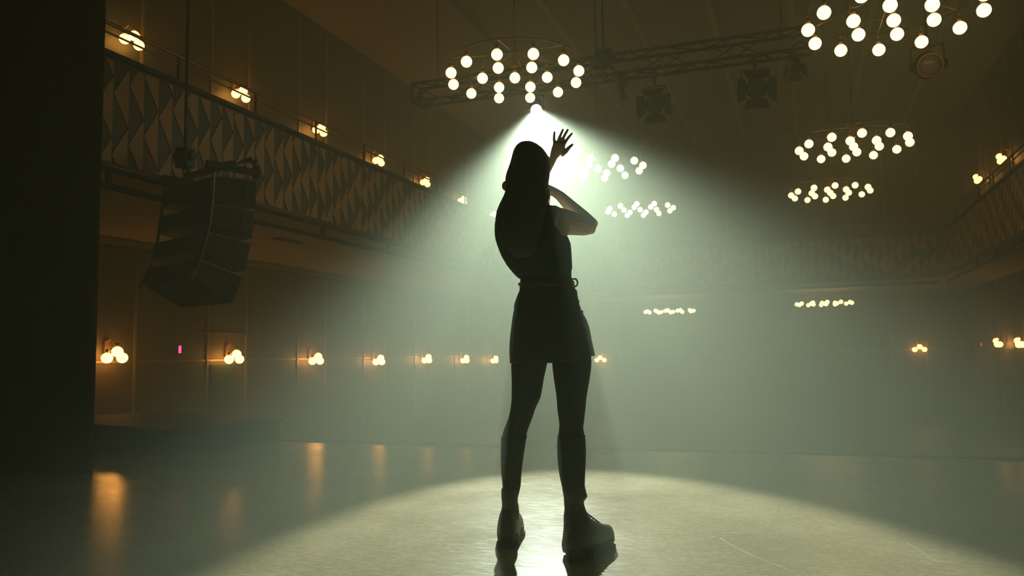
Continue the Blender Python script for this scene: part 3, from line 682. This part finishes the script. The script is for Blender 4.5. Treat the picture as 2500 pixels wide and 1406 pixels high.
def boot(hpx, tpx, shaft, d, length, lab):
    h, t = on(*hpx, 2, 0.0), on(*tpx, 2, 0.0); u = (t - h).normalized(); v = Vector((u.y, -u.x, 0)); L = length
    def P_(a, b, c): return h + u * a + v * b + UPV * c
    b = MB()
    b.loft([ring(*r, n=28, sq=0.9) for r in dense(shaft, 6)])
    secs = [(0.0, 0.026, 0.10), (0.015, 0.034, 0.125), (0.05, 0.040, 0.15), (0.10, 0.043, 0.165), (0.15, 0.046, 0.14), (0.20, 0.049, 0.118), (0.25, 0.049, 0.104), (0.285, 0.042, 0.096), (0.302, 0.03, 0.072)]
    k = L / 0.30
    b.loft([[P_(a * k, hw * math.copysign(abs(math.cos(th)) ** 0.75, math.cos(th)), 0.03 + max(0, (hh - 0.03)) * math.copysign(abs(math.sin(th)) ** 0.8, math.sin(th)) if math.sin(th) > 0 else 0.03) for th in [2 * PI * i / 24 for i in range(24)]] for a, hw, hh in secs])
    o = child('boot', b, M['leather'], label=lab)
    s_ = MB(); out = []
    for i in range(40):
        th = 2 * PI * i / 40; a = (0.5 - 0.5 * math.cos(th)); wd = mx(a, [(0, 0.0), (0.02, 0.022), (0.1, 0.042), (0.3, 0.041), (0.65, 0.051), (0.85, 0.050), (0.96, 0.032), (1, 0.0)])
        out.append((a * (L + 0.012) - 0.006, wd * (1 if i < 20 else -1)))
    s_.loft([[P_(a, b_, z) for a, b_ in out] for z in (0.014, 0.046)])
    for i in range(0, 40, 2):
        a, b_ = out[i]; s_.box(P_(a * 0.985 + 0.002, b_ * 0.93, 0.009), (0.018, 0.018, 0.018), Matrix((u, v, UPV)).transposed())
    child('sole', s_, M['rubber'], o, False)
    lc = MB()
    for i in range(5):
        a = 0.205 - 0.021 * i; z = 0.114 + 0.0115 * i; lc.path([P_(a * k, -0.026, z - 0.006), P_(a * k + 0.004, 0, z + 0.008), P_(a * k, 0.026, z - 0.006)], 0.003, 6)
    child('lace', lc, M['rubber'], o)
    return o
boot((1238, 1337), (1259, 1290), [(1188, 1227, 1269, 3.437, 0.036), (1194, 1224, 1267, 3.437, 0.040), (1217, 1224, 1264.5, 3.437, 0.042), (1222, 1225, 1264, 3.437, 0.042), (1240, 1225, 1267, 3.44, 0.043), (1258, 1219, 1268, 3.445, 0.048), (1278, 1215, 1266, 3.45, 0.052), (1300, 1213, 1262, 3.45, 0.052), (1316, 1215, 1261, 3.45, 0.045)], 3.44, 0.30, 'black boot with ridged sole under the straighter leg, toe pointing away')
boot((1396, 1374), (1490, 1330), [(1186, 1372, 1428, 3.19, 0.042), (1196, 1373, 1430, 3.19, 0.046), (1212, 1376, 1434, 3.19, 0.048), (1217, 1376.5, 1430, 3.19, 0.046), (1226, 1377, 1425.5, 3.19, 0.043), (1244, 1378, 1430, 3.19, 0.045), (1258, 1376, 1437, 3.19, 0.052), (1280, 1376, 1448, 3.19, 0.056), (1306, 1374, 1452, 3.19, 0.056), (1330, 1371, 1450, 3.19, 0.05), (1346, 1374, 1444, 3.19, 0.04)], 3.19, 0.31, 'black boot with ridged sole, toe turned outwards')
